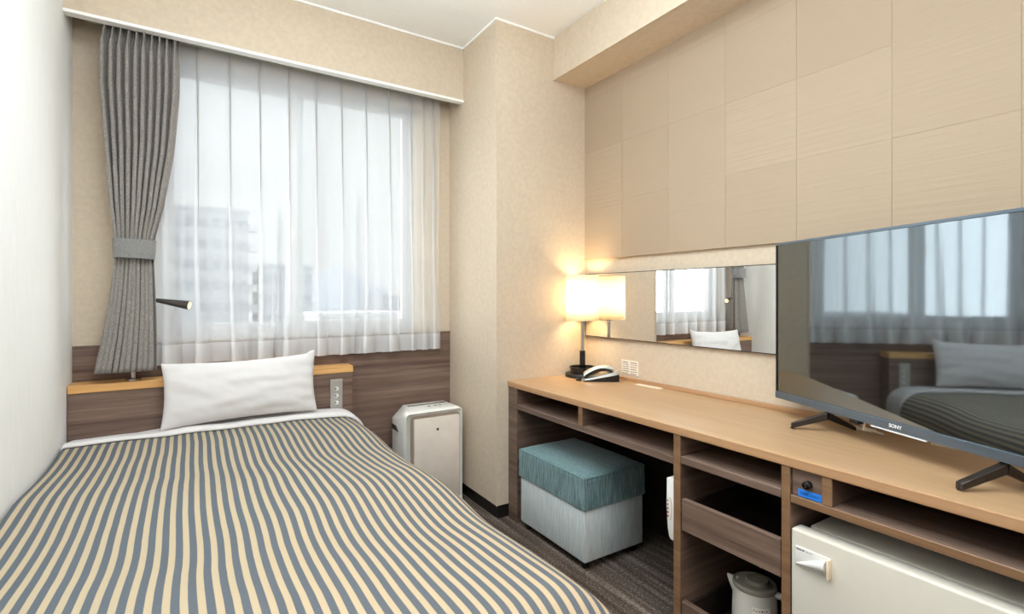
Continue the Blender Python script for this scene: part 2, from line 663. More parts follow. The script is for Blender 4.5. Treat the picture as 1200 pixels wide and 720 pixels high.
# tile cladding on the desk wall
bm = bm_new()
ys = [2.183, 1.890, 1.592, 1.294, 1.002, 0.703, 0.407, 0.11, -0.19, -0.49, -0.79, -1.09, -1.39, -1.695]
zs = [1.331, 1.630, 1.928, 2.228, 2.30]
for i in range(len(ys) - 1):
    for k in range(len(zs) - 1):
        d = random.uniform(-0.0003, 0.0003)
        add_box(bm, 1.8725 + d, 1.884, ys[i + 1] + 0.0004, ys[i] - 0.0004, zs[k] + 0.0002, zs[k + 1] - 0.0002)
add_box(bm, 1.880, XR, ys[-1], ys[0], zs[0], zs[-1], 1)
struct('wall_right_cladding', bm, ['tile', 'tile_gap'])

# window_1: frame > two sashes > panes, latch
bm = bm_new()
y0, y1 = YW + 0.02, YW + 0.10
add_box(bm, WX0, WX0 + 0.035, y0, y1, WZ0, WZ1)
add_box(bm, WX1 - 0.035, WX1, y0, y1, WZ0, WZ1)
add_box(bm, WX0 + 0.035, WX1 - 0.035, y0, y1, WZ1 - 0.035, WZ1)
add_box(bm, WX0 + 0.035, WX1 - 0.035, y0, y1, WZ0, WZ0 + 0.03)
win = struct('window_1', bm, 'frame_white')


def sash(x0, x1, yy):
    bm = bm_new()
    w, zb, zt = 0.034, WZ0 + 0.03, WZ1 - 0.035
    add_box(bm, x0, x0 + w, yy, yy + 0.028, zb, zt)
    add_box(bm, x1 - w, x1, yy, yy + 0.028, zb, zt)
    add_box(bm, x0 + w, x1 - w, yy, yy + 0.028, zt - 0.028, zt)
    add_box(bm, x0 + w, x1 - w, yy, yy + 0.028, zb, zb + 0.045)
    s = link('window_sash', bm, 'frame_white', win)
    link('window_pane', box(x0 + w, x1 - w, yy + 0.012, yy + 0.016, zb + 0.045, zt - 0.028), 'pane', s)
    return s


sash(WX0 + 0.030, 0.487, YW + 0.062)
s2 = sash(0.418, WX1 - 0.030, YW + 0.030)
bm = box(0.424, 0.446, YW + 0.006, YW + 0.031, 1.385, 1.475, 0.006)
link('window_latch', bm, 'grey_plastic', s2, smooth=True)

# ------------------------------------------------------------------ bed
BX0, BX1, BY0, BY1 = -0.412, 0.715, 0.665, 2.60
bed = thing('bed', 'single bed on a dark base set against the white left wall, under the striped spread', 'bed', (0.15, 1.65, 0))
link('bed_base', box(BX0 + 0.01, BX1 - 0.06, BY0 + 0.09, BY1, 0.03, 0.27, 0.008), 'bed_dark', bed)
bm = box(BX0 + 0.01, BX1 - 0.045, BY0 + 0.075, BY1, 0.27, 0.515, 0.05, 4)
link('mattress', bm, 'linen', bed, smooth=True)
for sx in (BX0 + 0.05, BX1 - 0.12):
    for sy in (BY0 + 0.14, BY1 - 0.1):
        link('leg', lathe(bm_new(), [(0.022, 0.0), (0.026, 0.03)], sx, sy, 20), 'black', bed, smooth=True)


def bend(s, lo, hi, r, drop_lo, drop_hi):
    """arc length s, flat between lo and hi, rolling over with radius r: (position, drop)"""
    a, b = lo + r, hi - r
    if a <= s <= b:
        return s, 0.0
    e = (a - s) if s < a else (s - b)
    sg = -1 if s < a else 1
    base = a if s < a else b
    q = r * PI / 2
    if e <= q:
        th = e / r
        return base + sg * r * math.sin(th), r * (1 - math.cos(th))
    return base + sg * r + sg * 0.02 * (e - q), r + (e - q)


def spread_point(u, v, lift=0.0):
    ru = 0.11 if u > 0.2 else 0.016
    px, dx = bend(u, BX0, BX1, ru, 0, 0)
    py, dy = bend(v, BY0, 9.0, 0.13, 0, 0)
    drop = (dx ** 2.6 + dy ** 2.6) ** (1 / 2.6)
    cf = min(1, max(0, (px - BX0) / (BX1 - BX0)))
    crown = 0.020 * (1.0 if cf < 0.5 else math.sin(PI * cf) ** 0.8)
    w = 0.014 * mnoise.noise(Vector((px * 2.6, py * 2.4, 0.3))) + 0.005 * mnoise.noise(Vector((px * 6.5, py * 5.0, 4.1)))
    w += 0.011 * math.sin(py * 8.2 + 1.5 * math.sin(px * 2.7)) * min(1, max(0, (2.4 - py) * 2))
    fade = math.exp(-drop * 7)
    dip = 0.028 * min(1, max(0, (py - 2.44) / 0.14)) * min(1, max(0, (-0.02 - px) / 0.18))
    z = 0.545 + crown + w * fade - drop - dip
    x = px + 0.006 * mnoise.noise(Vector((0.4 + px * 2, py * 3.2, 9)))
    if dx > 0.11:                                    # soft hanging folds on the side drop
        x += 0.012 * math.sin(py * 21) * min(1, (dx - 0.11) * 5)
    if u < 0:
        x = max(x, BX0 + 0.002)
    return Vector((x, py, z + lift))


def cloth(name, us, vs_, mat, lift=0.0, thick=0.006, parent=None):
    bm = bm_new()
    rows, uvs = [], []
    for v in vs_:
        rows.append([spread_point(u, v, lift if not callable(lift) else lift(u, v)) for u in us])
        uvs.append([(u - BX0, v) for u in us])
    grid_bm(bm, rows, uv=uvs)
    org = (0.15, (vs_[0] + vs_[-1]) / 2, 0.5)
    o = link(name, bm, mat, smooth=True, angle=0, origin=org)
    md = o.modifiers.new('thickness', 'SOLIDIFY')
    md.thickness = thick
    md.offset = -1
    return o


def lin(a, b, n):
    return [a + (b - a) * i / (n - 1) for i in range(n)]


us = lin(BX0 - 0.03, BX1 + 0.36, 190)
vv = lin(BY0 - 0.42, 2.475, 190)
sp = cloth('bedspread', us, vv, 'stripes')
tag(sp, 'blue grey and cream striped bedspread covering the bed', 'bedspread')


def fold_lift(u, v):
    a = (v - 2.445) / 0.14
    return 0.016 * math.sqrt(max(0.0, 1 - (1 - min(1, max(0, a * 5))) ** 2)) + 0.004


sh = cloth('top_sheet', lin(BX0 - 0.03, BX1 + 0.30, 120), lin(2.445, 2.598, 26), 'linen', fold_lift, 0.003)
tag(sh, 'white sheet turned back in a band over the head end of the striped spread', 'sheet')

# pillow standing against the headboard
bm = bm_new()
rows_f, rows_b = [], []
NU, NV = 44, 26
PWX0, PWX1 = -0.118, 0.503


def pillow_pt(i, j, side):
    s, q = -1 + 2 * i / NU, -1 + 2 * j / NV
    pin = 0.045
    x = s * (1 - pin * (1 - q * q))
    z = q * (1 - 0.10 * (1 - s * s))
    prof = max(0.0, (1 - abs(s) ** 2.6)) ** 0.55 * max(0.0, (1 - abs(q) ** 2.4)) ** 0.55
    wr = 0.007 * mnoise.noise(Vector((s * 2.2, q * 3.5, side * 3.0))) + 0.002 * mnoise.noise(Vector((s * 7, q * 5 + s * 3, 2 + side)))
    th = 0.062 * prof + wr * min(1, prof * 1.6)
    if s > 0.55 and side < 0:                        # creases fanning from the right-hand corners
        th += 0.006 * math.sin(q * 16 + s * 9) * (s - 0.55) * 2 * prof ** 0.5
    return x, z, th


def pillow_world(x, z, th):
    X = PWX0 + (PWX1 - PWX0) * (x + 1) / 2
    h = 0.285
    t_ = (z + 1) / 2
    Z = 0.580 + h * t_ * 0.97 + 0.006 * x + (0.012 if (x > 0.9 and z > 0.8) else 0)
    Y = 2.503 + 0.050 * t_ + th
    return Vector((X, Y, Z))


fr_, bk_ = [], []
for j in range(NV + 1):
    rf, rb = [], []
    for i in range(NU + 1):
        x, z, th = pillow_pt(i, j, -1)
        rf.append(pillow_world(x, z, -th))
        x, z, th2 = pillow_pt(i, j, 1)
        rb.append(pillow_world(x, z, max(0.002, th2) * 0.75))
    fr_.append(rf)
    bk_.append(rb)
grid_bm(bm, fr_)
grid_bm(bm, [r[::-1] for r in bk_])
bmesh.ops.remove_doubles(bm, verts=bm.verts[:], dist=0.0022)
pl = link('pillow', bm, 'linen', smooth=True, angle=0, origin=(0.18, 2.47, 0.55))
tag(pl, 'white pillow standing upright against the wooden headboard', 'pillow')
subsurf(pl, 1)

# ------------------------------------------------------------------ headboard, switch plate, reading lamp
HY = 2.612
hb = thing('headboard', 'walnut headboard with a honey oak ledge at the head of the bed', 'headboard', (0.13, 2.66, 0))
link('board_panel', box(XL + 0.003, 0.692, HY + 0.004, YW - 0.012, 0.0, 0.741), 'walnut', hb)
link('ledge', box(XL + 0.003, 0.694, HY, YW - 0.012, 0.741, 0.773, 0.002), 'honey', hb)
sw = thing('switch_plate', 'satin metal switch plate with three round buttons on the headboard', 'switch', (0.61, HY, 0.54))
link('plate', box(0.581, 0.640, HY - 0.005, HY + 0.003, 0.535, 0.711, 0.0015), 'steel_plate', sw)
for zz in (0.664, 0.629, 0.594):
    bm = bm_new()
    tube(bm, [(0.611, HY - 0.004, zz), (0.611, HY - 0.007, zz)], [0.0095, 0.0095], 24)
    b = link('button', bm, 'white_plastic', sw, smooth=True)
    bm = bm_new()
    tube(bm, [(0.606, HY - 0.007, zz + 0.001), (0.606, HY - 0.0078, zz + 0.001)], [0.004, 0.004], 16)
    link('button_dot', bm, 'ink', b, smooth=True)

rl = thing('reading_lamp', 'slim dark reading lamp on a steel post on the headboard ledge behind grey curtain', 'lamp', (-0.212, 2.668, 0.773))
LX, LY = -0.212, 2.663
link('base', lathe(bm_new(), [(0.028, 0.773), (0.028, 0.779), (0.012, 0.784)], LX, LY, 32), 'chrome', rl, smooth=True)
bm = bm_new()
tube(bm, [(LX, LY, 0.78), (LX, LY, 1.10)], 0.0095, 20)
link('post', bm, 'chrome', rl, smooth=True)
bm = bm_new()
arm = [(LX, LY, 1.09), (LX + 0.004, LY - 0.002, 1.108), (LX + 0.02, LY - 0.006, 1.116), (-0.15, 2.640, 1.114), (-0.125, 2.628, 1.111)]
tube(bm, arm, 0.005, 12)
link('arm', bm, 'metal_dark', rl, smooth=True)
bm = bm_new()
tip0, tip1 = Vector((-0.138, 2.632, 1.113)), Vector((-0.012, 2.585, 1.089))
tube(bm, [tip0, tip0.lerp(tip1, 0.08), tip0.lerp(tip1, 0.9), tip1], [0.006, 0.0085, 0.0185, 0.0195], 24)
hd = link('lamp_head', bm, 'metal_dark', rl, smooth=True)
dv = (tip1 - tip0).normalized()
bm = bm_new()
tube(bm, [tip1 - dv * 0.001, tip1 + dv * 0.0015], [0.0165, 0.0160], 24)
link('lens', bm, 'lens_lit', hd)

# ------------------------------------------------------------------ curtains
rail = thing('curtain_rail', 'double aluminium curtain rail tucked behind the pelmet above the window', 'curtain rail', (0.4, 2.65, 2.27))
link('front_rail', box(XL + 0.05, PX - 0.06, 2.637, 2.655, 2.242, 2.264, 0.003), 'olive_rail', rail)
link('back_rail', box(XL + 0.05, PX - 0.055, 2.680, 2.705, 2.262, 2.290, 0.003), 'olive_rail', rail)
for xx in (-0.30, 0.12, 0.47, 0.83, 1.18):
    link('bracket', box(xx - 0.012, xx + 0.012, 2.60, 2.70, 2.29, 2.345), 'olive_rail', rail)


def smooth(a, b, x):
    t_ = min(1, max(0, (x - a) / (b - a)))
    return t_ * t_ * (3 - 2 * t_)


def interp(tab, z):
    for (z0, v0), (z1, v1) in zip(tab, tab[1:]):
        if z0 >= z >= z1:
            k = smooth(z0, z1, z) if z0 != z1 else 0
            k = (z0 - z) / (z0 - z1)
            return v0 + (v1 - v0) * k
    return tab[0][1] if z > tab[0][0] else tab[-1][1]


CT = thing('curtain', 'grey tweed curtain gathered with a tieback beside the window', 'curtain', (-0.2, 2.60, 0.82))
left_t = [(2.275, -0.296), (2.17, -0.314), (2.0, -0.316), (1.75, -0.300), (1.5, -0.283), (1.38, -0.270), (1.30, -0.266), (1.1, -0.285), (0.95, -0.306), (0.815, -0.330)]
right_t = [(2.275, -0.046), (2.17, -0.047), (2.0, -0.047), (1.75, -0.066), (1.5, -0.105), (1.38, -0.134), (1.30, -0.142), (1.1, -0.135), (0.95, -0.132), (0.815, -0.132)]
amp_t = [(2.275, 0.021), (2.19, 0.020), (2.16, 0.020), (2.0, 0.021), (1.6, 0.021), (1.4, 0.016), (1.3, 0.014), (1.1, 0.020), (0.815, 0.026)]
NF = 10.0


def curtain_row(z, n=360, yc=2.612):
    xl, xr, am = interp(left_t, z), interp(right_t, z), interp(amp_t, z)
    ends = smooth(0.9, 0.3, z)
    row = []
    for i in range(n + 1):
        s = i / n
        ph = 2 * PI * NF * s + 1.2 * mnoise.noise(Vector((s * 5, z * 0.8, 1.7)))
        w = math.sin(ph)
        # rounded ridges toward the room, tight valleys
        prof = math.copysign(abs(w) ** 0.75, w)
        side = am * 0.35 * math.sin(2 * ph) * (1 - 0.6 * smooth(2.13, 2.19, z))
        x = xl + (xr - xl) * s + side
        pin = math.exp(-((z - 2.175) / 0.022) ** 2)
        hd2 = smooth(2.13, 2.19, z)
        narrow = (2.2 * abs((w + 1) / 2) ** 3 - 0.9) * (1 - 0.35 * pin) + 0.18 * math.sin(3 * ph)
        prof = prof * (1 - hd2) + narrow * hd2
        bul = 0.010 * math.sin(PI * s)
        row.append(Vector((x, yc - am * prof - bul + 0.004 * mnoise.noise(Vector((s * 3, z * 2, 5))), z + 0.003 * math.sin(ph) * (1 if z < 0.83 else 0))))
    return row


bm = bm_new()
zz_ = lin(2.275, 2.10, 16) + lin(2.09, 1.42, 26) + lin(1.40, 1.26, 10) + lin(1.24, 0.815, 18)
grid_bm(bm, [curtain_row(z) for z in zz_])
drape = link('drape', bm, 'curtain', CT, smooth=True, angle=0)
md = drape.modifiers.new('thickness', 'SOLIDIFY')
md.thickness = 0.0025
md.offset = 1
# the tieback band wraps the gathered folds
bm = bm_new()
rows = []
for z, g in ((1.365, 0.0), (1.366, 0.002), (1.326, 0.003), (1.288, 0.002), (1.287, 0.0)):
    xl, xr = interp(left_t, z) - 0.005, interp(right_t, z) + 0.006
    cxm, hw = (xl + xr) / 2, (xr - xl) / 2
    r = []
    for k in range(64):
        a = 2 * PI * k / 64
        ca, sa = math.cos(a), math.sin(a)
        r.append(Vector((cxm + (hw + g) * math.copysign(abs(ca) ** 0.7, ca), 2.600 + (0.040 + g) * math.copysign(abs(sa) ** 0.8, sa),
                         z - 0.006 * (ca * 0.5 + 0.5))))
    rows.append(r)
grid_bm(bm, rows, closed=True)
link('tieback', bm, 'tieback', CT, smooth=True, angle=60)

# sheer curtain: flat voile between pinch pleats, every pleat a real fold of three layers
SH = thing('sheer_curtain', 'white sheer voile curtain hanging across the window', 'curtain', (0.5, 2.70, 0.83))
pleats = [-0.252, -0.108, 0.019, 0.146, 0.272, 0.400, 0.527, 0.654, 0.781, 0.908, 1.030, 1.105, 1.165]
SX0, SX1 = -0.285, 1.215


def sheer_row(z, zt=2.275, zb=0.825):
    k = (zt - z) / (zt - zb)
    row = []
    hdr = smooth(0.085, 0.0, k) if k < 0.085 else 0.0
    row.append(Vector((SX0 + 0.02 * k, 2.70, z)))
    for i, p in enumerate(pleats):
        q = p + 0.016 * mnoise.noise(Vector((i * 3.7, k * 2.2, 0.5))) * k + 0.010 * math.sin(i * 2.1 + 0.5) * k
        tight = 0.6 if p > 1.0 else 1.0
        kk = max(0.0, (k - 0.085) / 0.915)
        ov = 0.0030 + (0.0095 + 0.003 * math.sin(i * 1.7)) * kk ** 0.8 * tight
        dp = 0.010 + 0.022 * kk ** 0.7 * tight
        y = 2.697 + 0.004 * mnoise.noise(Vector((i * 1.9, k * 3, 2)))
        # omega fold: over, back, over again
        ctrl = [(-ov * 2.6 - 0.012, 0.0), (-ov * 0.2, -dp * 0.10), (ov * 0.95, -dp * 0.35), (ov * 0.8, -dp * 0.62), (0, -dp * 0.72), (-ov * 0.85, -dp * 0.80),
                (-ov * 0.95, -dp * 1.0), (ov * 0.2, -dp * 1.04), (ov * 1.6 + 0.004, -dp * 0.72), (ov * 3.0 + 0.016 * tight, -dp * 0.2)]
        for a, b in ctrl:
            row.append(Vector((q + a, y + b, z + (0.002 * math.sin(a * 300) if k > 0.97 else 0))))
        # gentle belly up to the next pleat
        nx = pleats[i + 1] if i + 1 < len(pleats) else SX1
        gap = (nx - p)
        if gap > 0.1:
            for f_ in (0.42, 0.55, 0.68):
                row.append(Vector((p + gap * f_ + 0.008 * k * mnoise.noise(Vector((i, f_ * 5, k * 2))), y + 0.006 * k * math.sin(PI * f_), z)))
    row.append(Vector((SX1 - 0.012 * k, 2.695, z)))
    return row


bm = bm_new()
ztop, zhem, zbot = 2.261, 0.915, 0.825
grid_bm(bm, [sheer_row(z) for z in lin(ztop, 2.14, 8) + lin(2.12, zhem, 34)])
so = link('voile', bm, 'sheer', SH, smooth=True, angle=0)
bm = bm_new()
grid_bm(bm, [sheer_row(z) for z in lin(zhem, zbot, 5)])
ho = link('hem', bm, 'sheer_hem', SH, smooth=True, angle=0)
bm = bm_new()
grid_bm(bm, [[p + Vector((0, -0.0012, 0)) for p in sheer_row(z)] for z in lin(2.261, 2.185, 3)])
link('header_tape', bm, 'sheer', SH, smooth=True, angle=0)
for i, p in enumerate(pleats):                          # stitched pinch and hanging fold of every pleat, shade painted in grey
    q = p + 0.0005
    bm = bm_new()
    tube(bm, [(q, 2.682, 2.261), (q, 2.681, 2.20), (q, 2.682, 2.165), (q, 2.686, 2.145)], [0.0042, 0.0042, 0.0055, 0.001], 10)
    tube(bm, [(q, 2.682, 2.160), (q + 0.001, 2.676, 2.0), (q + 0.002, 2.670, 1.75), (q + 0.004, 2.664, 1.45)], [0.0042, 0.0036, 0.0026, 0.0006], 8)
    link('pinch_pleat', bm, 'sheer_pleat_shade', SH, smooth=True)

# ------------------------------------------------------------------ air purifier
ap = thing('air_purifier', 'white floor-standing air purifier with a greige front panel beside the wall column', 'air purifier', (1.08, 2.56, 0))
AX0, AX1, AY0, AY1, AZ = 0.918, 1.250, 2.47, 2.665, 0.528


def rr(x0, x1, z0, z1, r, n=6, bottom=0.01):
    pts = []
    for (cx_, cz_, a0, rad) in ((x1 - r, z1 - r, 0, r), (x0 + r, z1 - r, PI / 2, r), (x0 + bottom, z0 + bottom, PI, bottom), (x1 - bottom, z0 + bottom, 1.5 * PI, bottom)):
        for k in range(n + 1):
            a = a0 + PI / 2 * k / n
            pts.append((cx_ + rad * math.cos(a), cz_ + rad * math.sin(a)))
    return pts


def chamfer_outline(x0, x1, z0, z1, c, n=6):
    pts = []
    for k in range(n + 1):
        f_ = k / n
        pts.append((x1 - c * 0.62 * f_, z1 - c * (1 - f_)))
    for k in range(n + 1):
        f_ = k / n
        pts.append((x0 + c * (1 - f_), z1 - c * f_))
    for k in range(n + 1):
        pts.append((x0, z0 + 0.01 * (1 - k / n)))
    for k in range(n + 1):
        pts.append((x1, z0 + 0.01 * k / n))
    return pts


bm = bm_new()
secs = [(AY0 + 0.012, rr(AX0 + 0.014, AX1 - 0.012, 0.015, AZ - 0.020, 0.020)),
        (AY0, rr(AX0 + 0.006, AX1 - 0.006, 0.012, AZ - 0.010, 0.022)),
        (AY0 + 0.010, rr(AX0, AX1, 0.01, AZ - 0.003, 0.026)),
        (AY0 + 0.045, rr(AX0 - 0.002, AX1, 0.01, AZ, 0.034)),
        (AY0 + 0.095, chamfer_outline(AX0 - 0.003, AX1, 0.01, AZ + 0.002, 0.052)),
        (AY1 - 0.012, chamfer_outline(AX0 - 0.004, AX1, 0.01, AZ + 0.003, 0.060)),
        (AY1, chamfer_outline(AX0 + 0.006, AX1 - 0.01, 0.015, AZ - 0.006, 0.060))]
vr = grid_bm(bm, [[Vector((a, y, b)) for a, b in s] for y, s in secs], closed=True)
bm.faces.new(vr[0])
bm.faces.new(vr[-1])
link('body', bm, 'white_plastic', ap, smooth=True, angle=50)
bm = bm_new()
prism(bm, rr(AX0 + 0.034, AX1 - 0.018, 0.04, AZ - 0.026, 0.018), lambda a, b, t_: Vector((a, AY0 + 0.0105 - 0.006 * t_, b)))
link('panel_gap', bm, 'taupe_plastic', ap)
bm = bm_new()
prism(bm, rr(AX0 + 0.048, AX1 - 0.026, 0.05, AZ - 0.040, 0.008), lambda a, b, t_: Vector((a, AY0 + 0.006 - 0.014 * t_, b)))
bmesh.ops.bevel(bm, geom=[e for e in bm.edges if abs(e.verts[0].co.y - e.verts[1].co.y) < 1e-4 and min(e.verts[0].co.y, e.verts[1].co.y) < AY0 - 0.005],
                offset=0.002, segments=2, profile=0.5, affect='EDGES')
fp = link('front_panel', bm, 'beige_panel', ap, smooth=True, angle=30)
bm = bm_new()
for k in range(4):
    a = PI / 4 + PI / 2 * k
    tube(bm, [(1.096 + 0.0042 * math.cos(a), AY0 - 0.0075, 0.424 + 0.0042 * math.sin(a)), (1.096 + 0.0042 * math.cos(a), AY0 - 0.0095, 0.424 + 0.0042 * math.sin(a))], 0.0034, 12)
link('emblem', bm, 'ink', fp)
bm = bm_new()
for i in range(26):                                   # grille slots in the top
    x = 0.985 + i * 0.0085
    add_box(bm, x, x + 0.0045, AY0 + 0.125, AY0 + 0.145, AZ + 0.001, AZ + 0.0045)
link('top_grille', bm, 'ink_grey', ap)
bm = bm_new()
for i, w_ in enumerate((0.012, 0.02, 0.012)):
    add_box(bm, 1.08 + i * 0.032, 1.08 + i * 0.032 + w_, AY0 + 0.078, AY0 + 0.088, AZ, AZ + 0.0035)
link('control_button', bm, 'ink_grey', ap)
bm = bm_new()
prism(bm, [(AY0 + 0.085, 0.415), (AY0 + 0.125, 0.440), (AY0 + 0.185, 0.440), (AY0 + 0.185, 0.415)], lambda a, b, t_: Vector((AX0 - 0.0075 + 0.012 * t_, a, b)))
link('grip_notch_shade', bm, 'notch_shade', ap)  # dark wedge in place of the handle notch, its shade put in as colour

# ------------------------------------------------------------------ desk
DXF, DXB = 1.356, 1.884
DT, DU = 0.697, 0.669
DY0, DY1 = -0.6, 2.180
dk = thing('desk', 'long built-in desk with a pale oak top over open walnut shelves along the tiled wall', 'desk', (1.62, 0.8, 0))
bm = box(DXF, DXB, DY0, DY1, DU, DT, 0.003, 2)
bm.normal_update()
for f in bm.faces:
    f.material_index = 1 if f.normal.x < -0.5 else 0
link('desktop', bm, ['oak', 'oak_edge'], dk)
link('back_upstand', box(1.868, DXB, DY0, DY1, DT, DT + 0.017, 0.002), 'oak_edge', dk)


def panel(name, x0, x1, y0, y1, z0, z1, body, edge, parent=dk, bevel=0.0015):
    bm = box(x0, x1, y0, y1, z0, z1, bevel, 1)
    bm.normal_update()
    for f in bm.faces:
        f.material_index = 1 if f.normal.x < -0.5 else 0
    return link(name, bm, [body, edge], parent)


panel('side_panel', DXF + 0.004, DXB - 0.02, 2.098, 2.178, 0, DU, 'walnut_x', 'walnut_y')
panel('partition', DXF + 0.003, DXB - 0.02, 1.106, 1.134, 0, DU, 'walnut_x', 'brown_edge')
panel('partition', DXF + 0.003, DXB - 0.02, 0.744, 0.768, 0, DU, 'walnut_x', 'brown_edge')
panel('partition', DXF + 0.003, DXB - 0.02, 0.225, 0.249, 0, DU, 'walnut_x', 'brown_edge')
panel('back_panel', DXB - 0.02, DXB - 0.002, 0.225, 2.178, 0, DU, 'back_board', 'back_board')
panel('shelf', DXF + 0.004, DXB - 0.021, 1.1345, 2.0975, 0.566, 0.590, 'walnut_y', 'walnut_y')
panel('shelf', DXF + 0.004, DXB - 0.021, 0.7685, 1.1055, 0.577, 0.601, 'walnut_y', 'walnut_y')
panel('shelf', DXF + 0.004, DXB - 0.021, 0.2495, 0.7435, 0.574, 0.595, 'walnut_y', 'brown_edge')
panel('shelf_divider', DXF + 0.004, DXB - 0.021, 1.602, 1.628, 0.5905, DU - 0.0005, 'walnut_x', 'brown_edge')
panel('shelf_divider', DXF + 0.004, DXB - 0.021, 0.639, 0.664, 0.5955, DU - 0.0005, 'walnut_x', 'brown_edge')


def tray(zb, zt, zfront):
    """pull-out tray: front board, two sides, back and bottom"""
    f = panel('tray', DXF + 0.006, DXF + 0.026, 0.771, 1.103, zb, zfront, 'walnut_y', 'walnut_y')
    bm = bm_new()
    add_box(bm, DXF + 0.0265, DXB - 0.06, 0.772, 0.784, zb, zt)
    add_box(bm, DXF + 0.0265, DXB - 0.06, 1.090, 1.102, zb, zt)
    add_box(bm, DXB - 0.072, DXB - 0.06, 0.7845, 1.0895, zb, zt)
    add_box(bm, DXF + 0.0265, DXB - 0.0725, 0.7845, 1.0895, zb, zb + 0.008)
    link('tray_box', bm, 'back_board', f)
    return f


tray(0.357, 0.445, 0.460)
tray(0.012, 0.110, 0.124)

# little lock front between two dividers, with a round black lock and a blue tape label
lk = panel('lock_front', DXF + 0.012, DXF + 0.03, 0.6645, 0.7435, 0.5955, DU - 0.0005, 'walnut_y', 'walnut_y')
bm = bm_new()
tube(bm, [(DXF + 0.013, 0.700, 0.633), (DXF - 0.002, 0.700, 0.633), (DXF - 0.004, 0.700, 0.633)], [0.0105, 0.0105, 0.008], 28)
kb = link('lock', bm, 'black_gloss', lk, smooth=True)
bm = bm_new()
add_box(bm, DXF - 0.0052, DXF - 0.0038, 0.6985, 0.7015, 0.629, 0.637)
link('keyhole', bm, 'chrome', kb)
tp = link('tape_label', box(DXF + 0.0108, DXF + 0.0122, 0.667, 0.7265, 0.5965, 0.6155), 'blue_tape', lk)
tp['label'] = 'blue tape label under the black lock'
fm = frame_matrix((DXF + 0.0106, 0.710, 0.606), (0, -1, 0), (0, 0, 1))
bm = text_bm('LAN', 0.0105, fm, 0.0002, 0.0004)
link('tape_lettering', bm, 'navy_ink', tp)
fm = frame_matrix((DXF + 0.0106, 0.686, 0.606), (0, -1, 0), (0, 0, 1))
bm = text_bm('CABLE', 0.0075, fm, 0.0002)
link('tape_lettering', bm, 'navy_ink', tp)

# slim white device on the kneehole side of the partition
dv_ = thing('wall_device', 'slim white device mounted on the knee-space side of the desk partition', 'device', (1.40, 1.15, 0.308))
bm = bm_new()
prism(bm, [(1.1345, 0.308), (1.1345, 0.512), (1.145, 0.516), (1.165, 0.512), (1.165, 0.42), (1.160, 0.345), (1.155, 0.316), (1.148, 0.308)],
      lambda a, b, t_: Vector((DXF + 0.006 + 0.062 * t_, a, b)))
bmesh.ops.bevel(bm, geom=bm.edges[:], offset=0.002, segments=2, profile=0.5, affect='EDGES')
link('case', bm, 'white_plastic', dv_, smooth=True, angle=35)
bm = bm_new()
for i in range(5):
    add_box(bm, DXF + 0.0052, DXF + 0.0066, 1.1555 + 0.0006 * i, 1.1625, 0.380 + i * 0.013, 0.387 + i * 0.013)
link('red_lettering', bm, 'red_ink', dv_)
bm = bm_new()
lp = []
for k in range(17):
    a = -PI / 2 + PI * k / 16
    lp.append((DXF + 0.0057, 1.152 - 0.009 * math.cos(a), 0.410 + 0.037 * math.sin(a)))
tube(bm, lp, 0.0010, 8)
link('gold_ring', bm, 'gold_ink', dv_)

# ------------------------------------------------------------------ fridge
fg = thing('fridge', 'small ivory fridge under the desk with a corner handle plate', 'fridge', (1.62, 0.5, 0))
FX = DXF + 0.002
link('body', box(FX + 0.058, DXB - 0.05, 0.262, 0.722, 0.02, 0.507, 0.006, 2), 'fridge', fg, smooth=True)
link('door_gasket', box(FX + 0.046, FX + 0.0585, 0.266, 0.728, 0.03, 0.496), 'ink_grey', fg)
dr = link('door', box(FX, FX + 0.046, 0.255, 0.7415, 0.03, 0.508, 0.007, 3), 'fridge', fg, smooth=True)
hp = link('handle_plate', box(FX - 0.004, FX + 0.001, 0.6420, 0.7275, 0.4155, 0.4665, 0.0018, 2), 'fridge_handle', dr, smooth=True)
# the grip: a half cone that starts at the plate's lower left and swells toward its right end
bm = bm_new()
rows = []
for i in range(13):
    f_ = i / 12
    y = 0.7255 - f_ * 0.077
    zc = 0.4205 + 0.0245 * f_
    r = 0.0015 + 0.0150 * f_ ** 0.85
    rows.append([Vector((FX - 0.003 - r * 1.15 * math.sin(a), y, zc + r * math.cos(a))) for a in lin(0, PI, 15)])
vr = grid_bm(bm, rows)
bm.faces.new(vr[-1])
link('handle', bm, 'fridge_handle', hp, smooth=True, angle=60)
link('handle_end', box(FX - 0.016, FX + 0.0005, 0.6395, 0.6455, 0.4165, 0.4655, 0.0022, 2), 'peach_trim', hp, smooth=True)
bm = text_bm('National', 0.0062, frame_matrix((FX - 0.0042, 0.7145, 0.4605), (0, -1, 0), (0, 0, 1)), 0.0002, 0.00012)
link('lettering', bm, 'ink', hp)
bm = text_bm('NR-A51D', 0.0042, frame_matrix((FX - 0.0042, 0.6915, 0.4603), (0, -1, 0), (0, 0, 1)), 0.0002)
link('lettering', bm, 'ink_grey', hp)

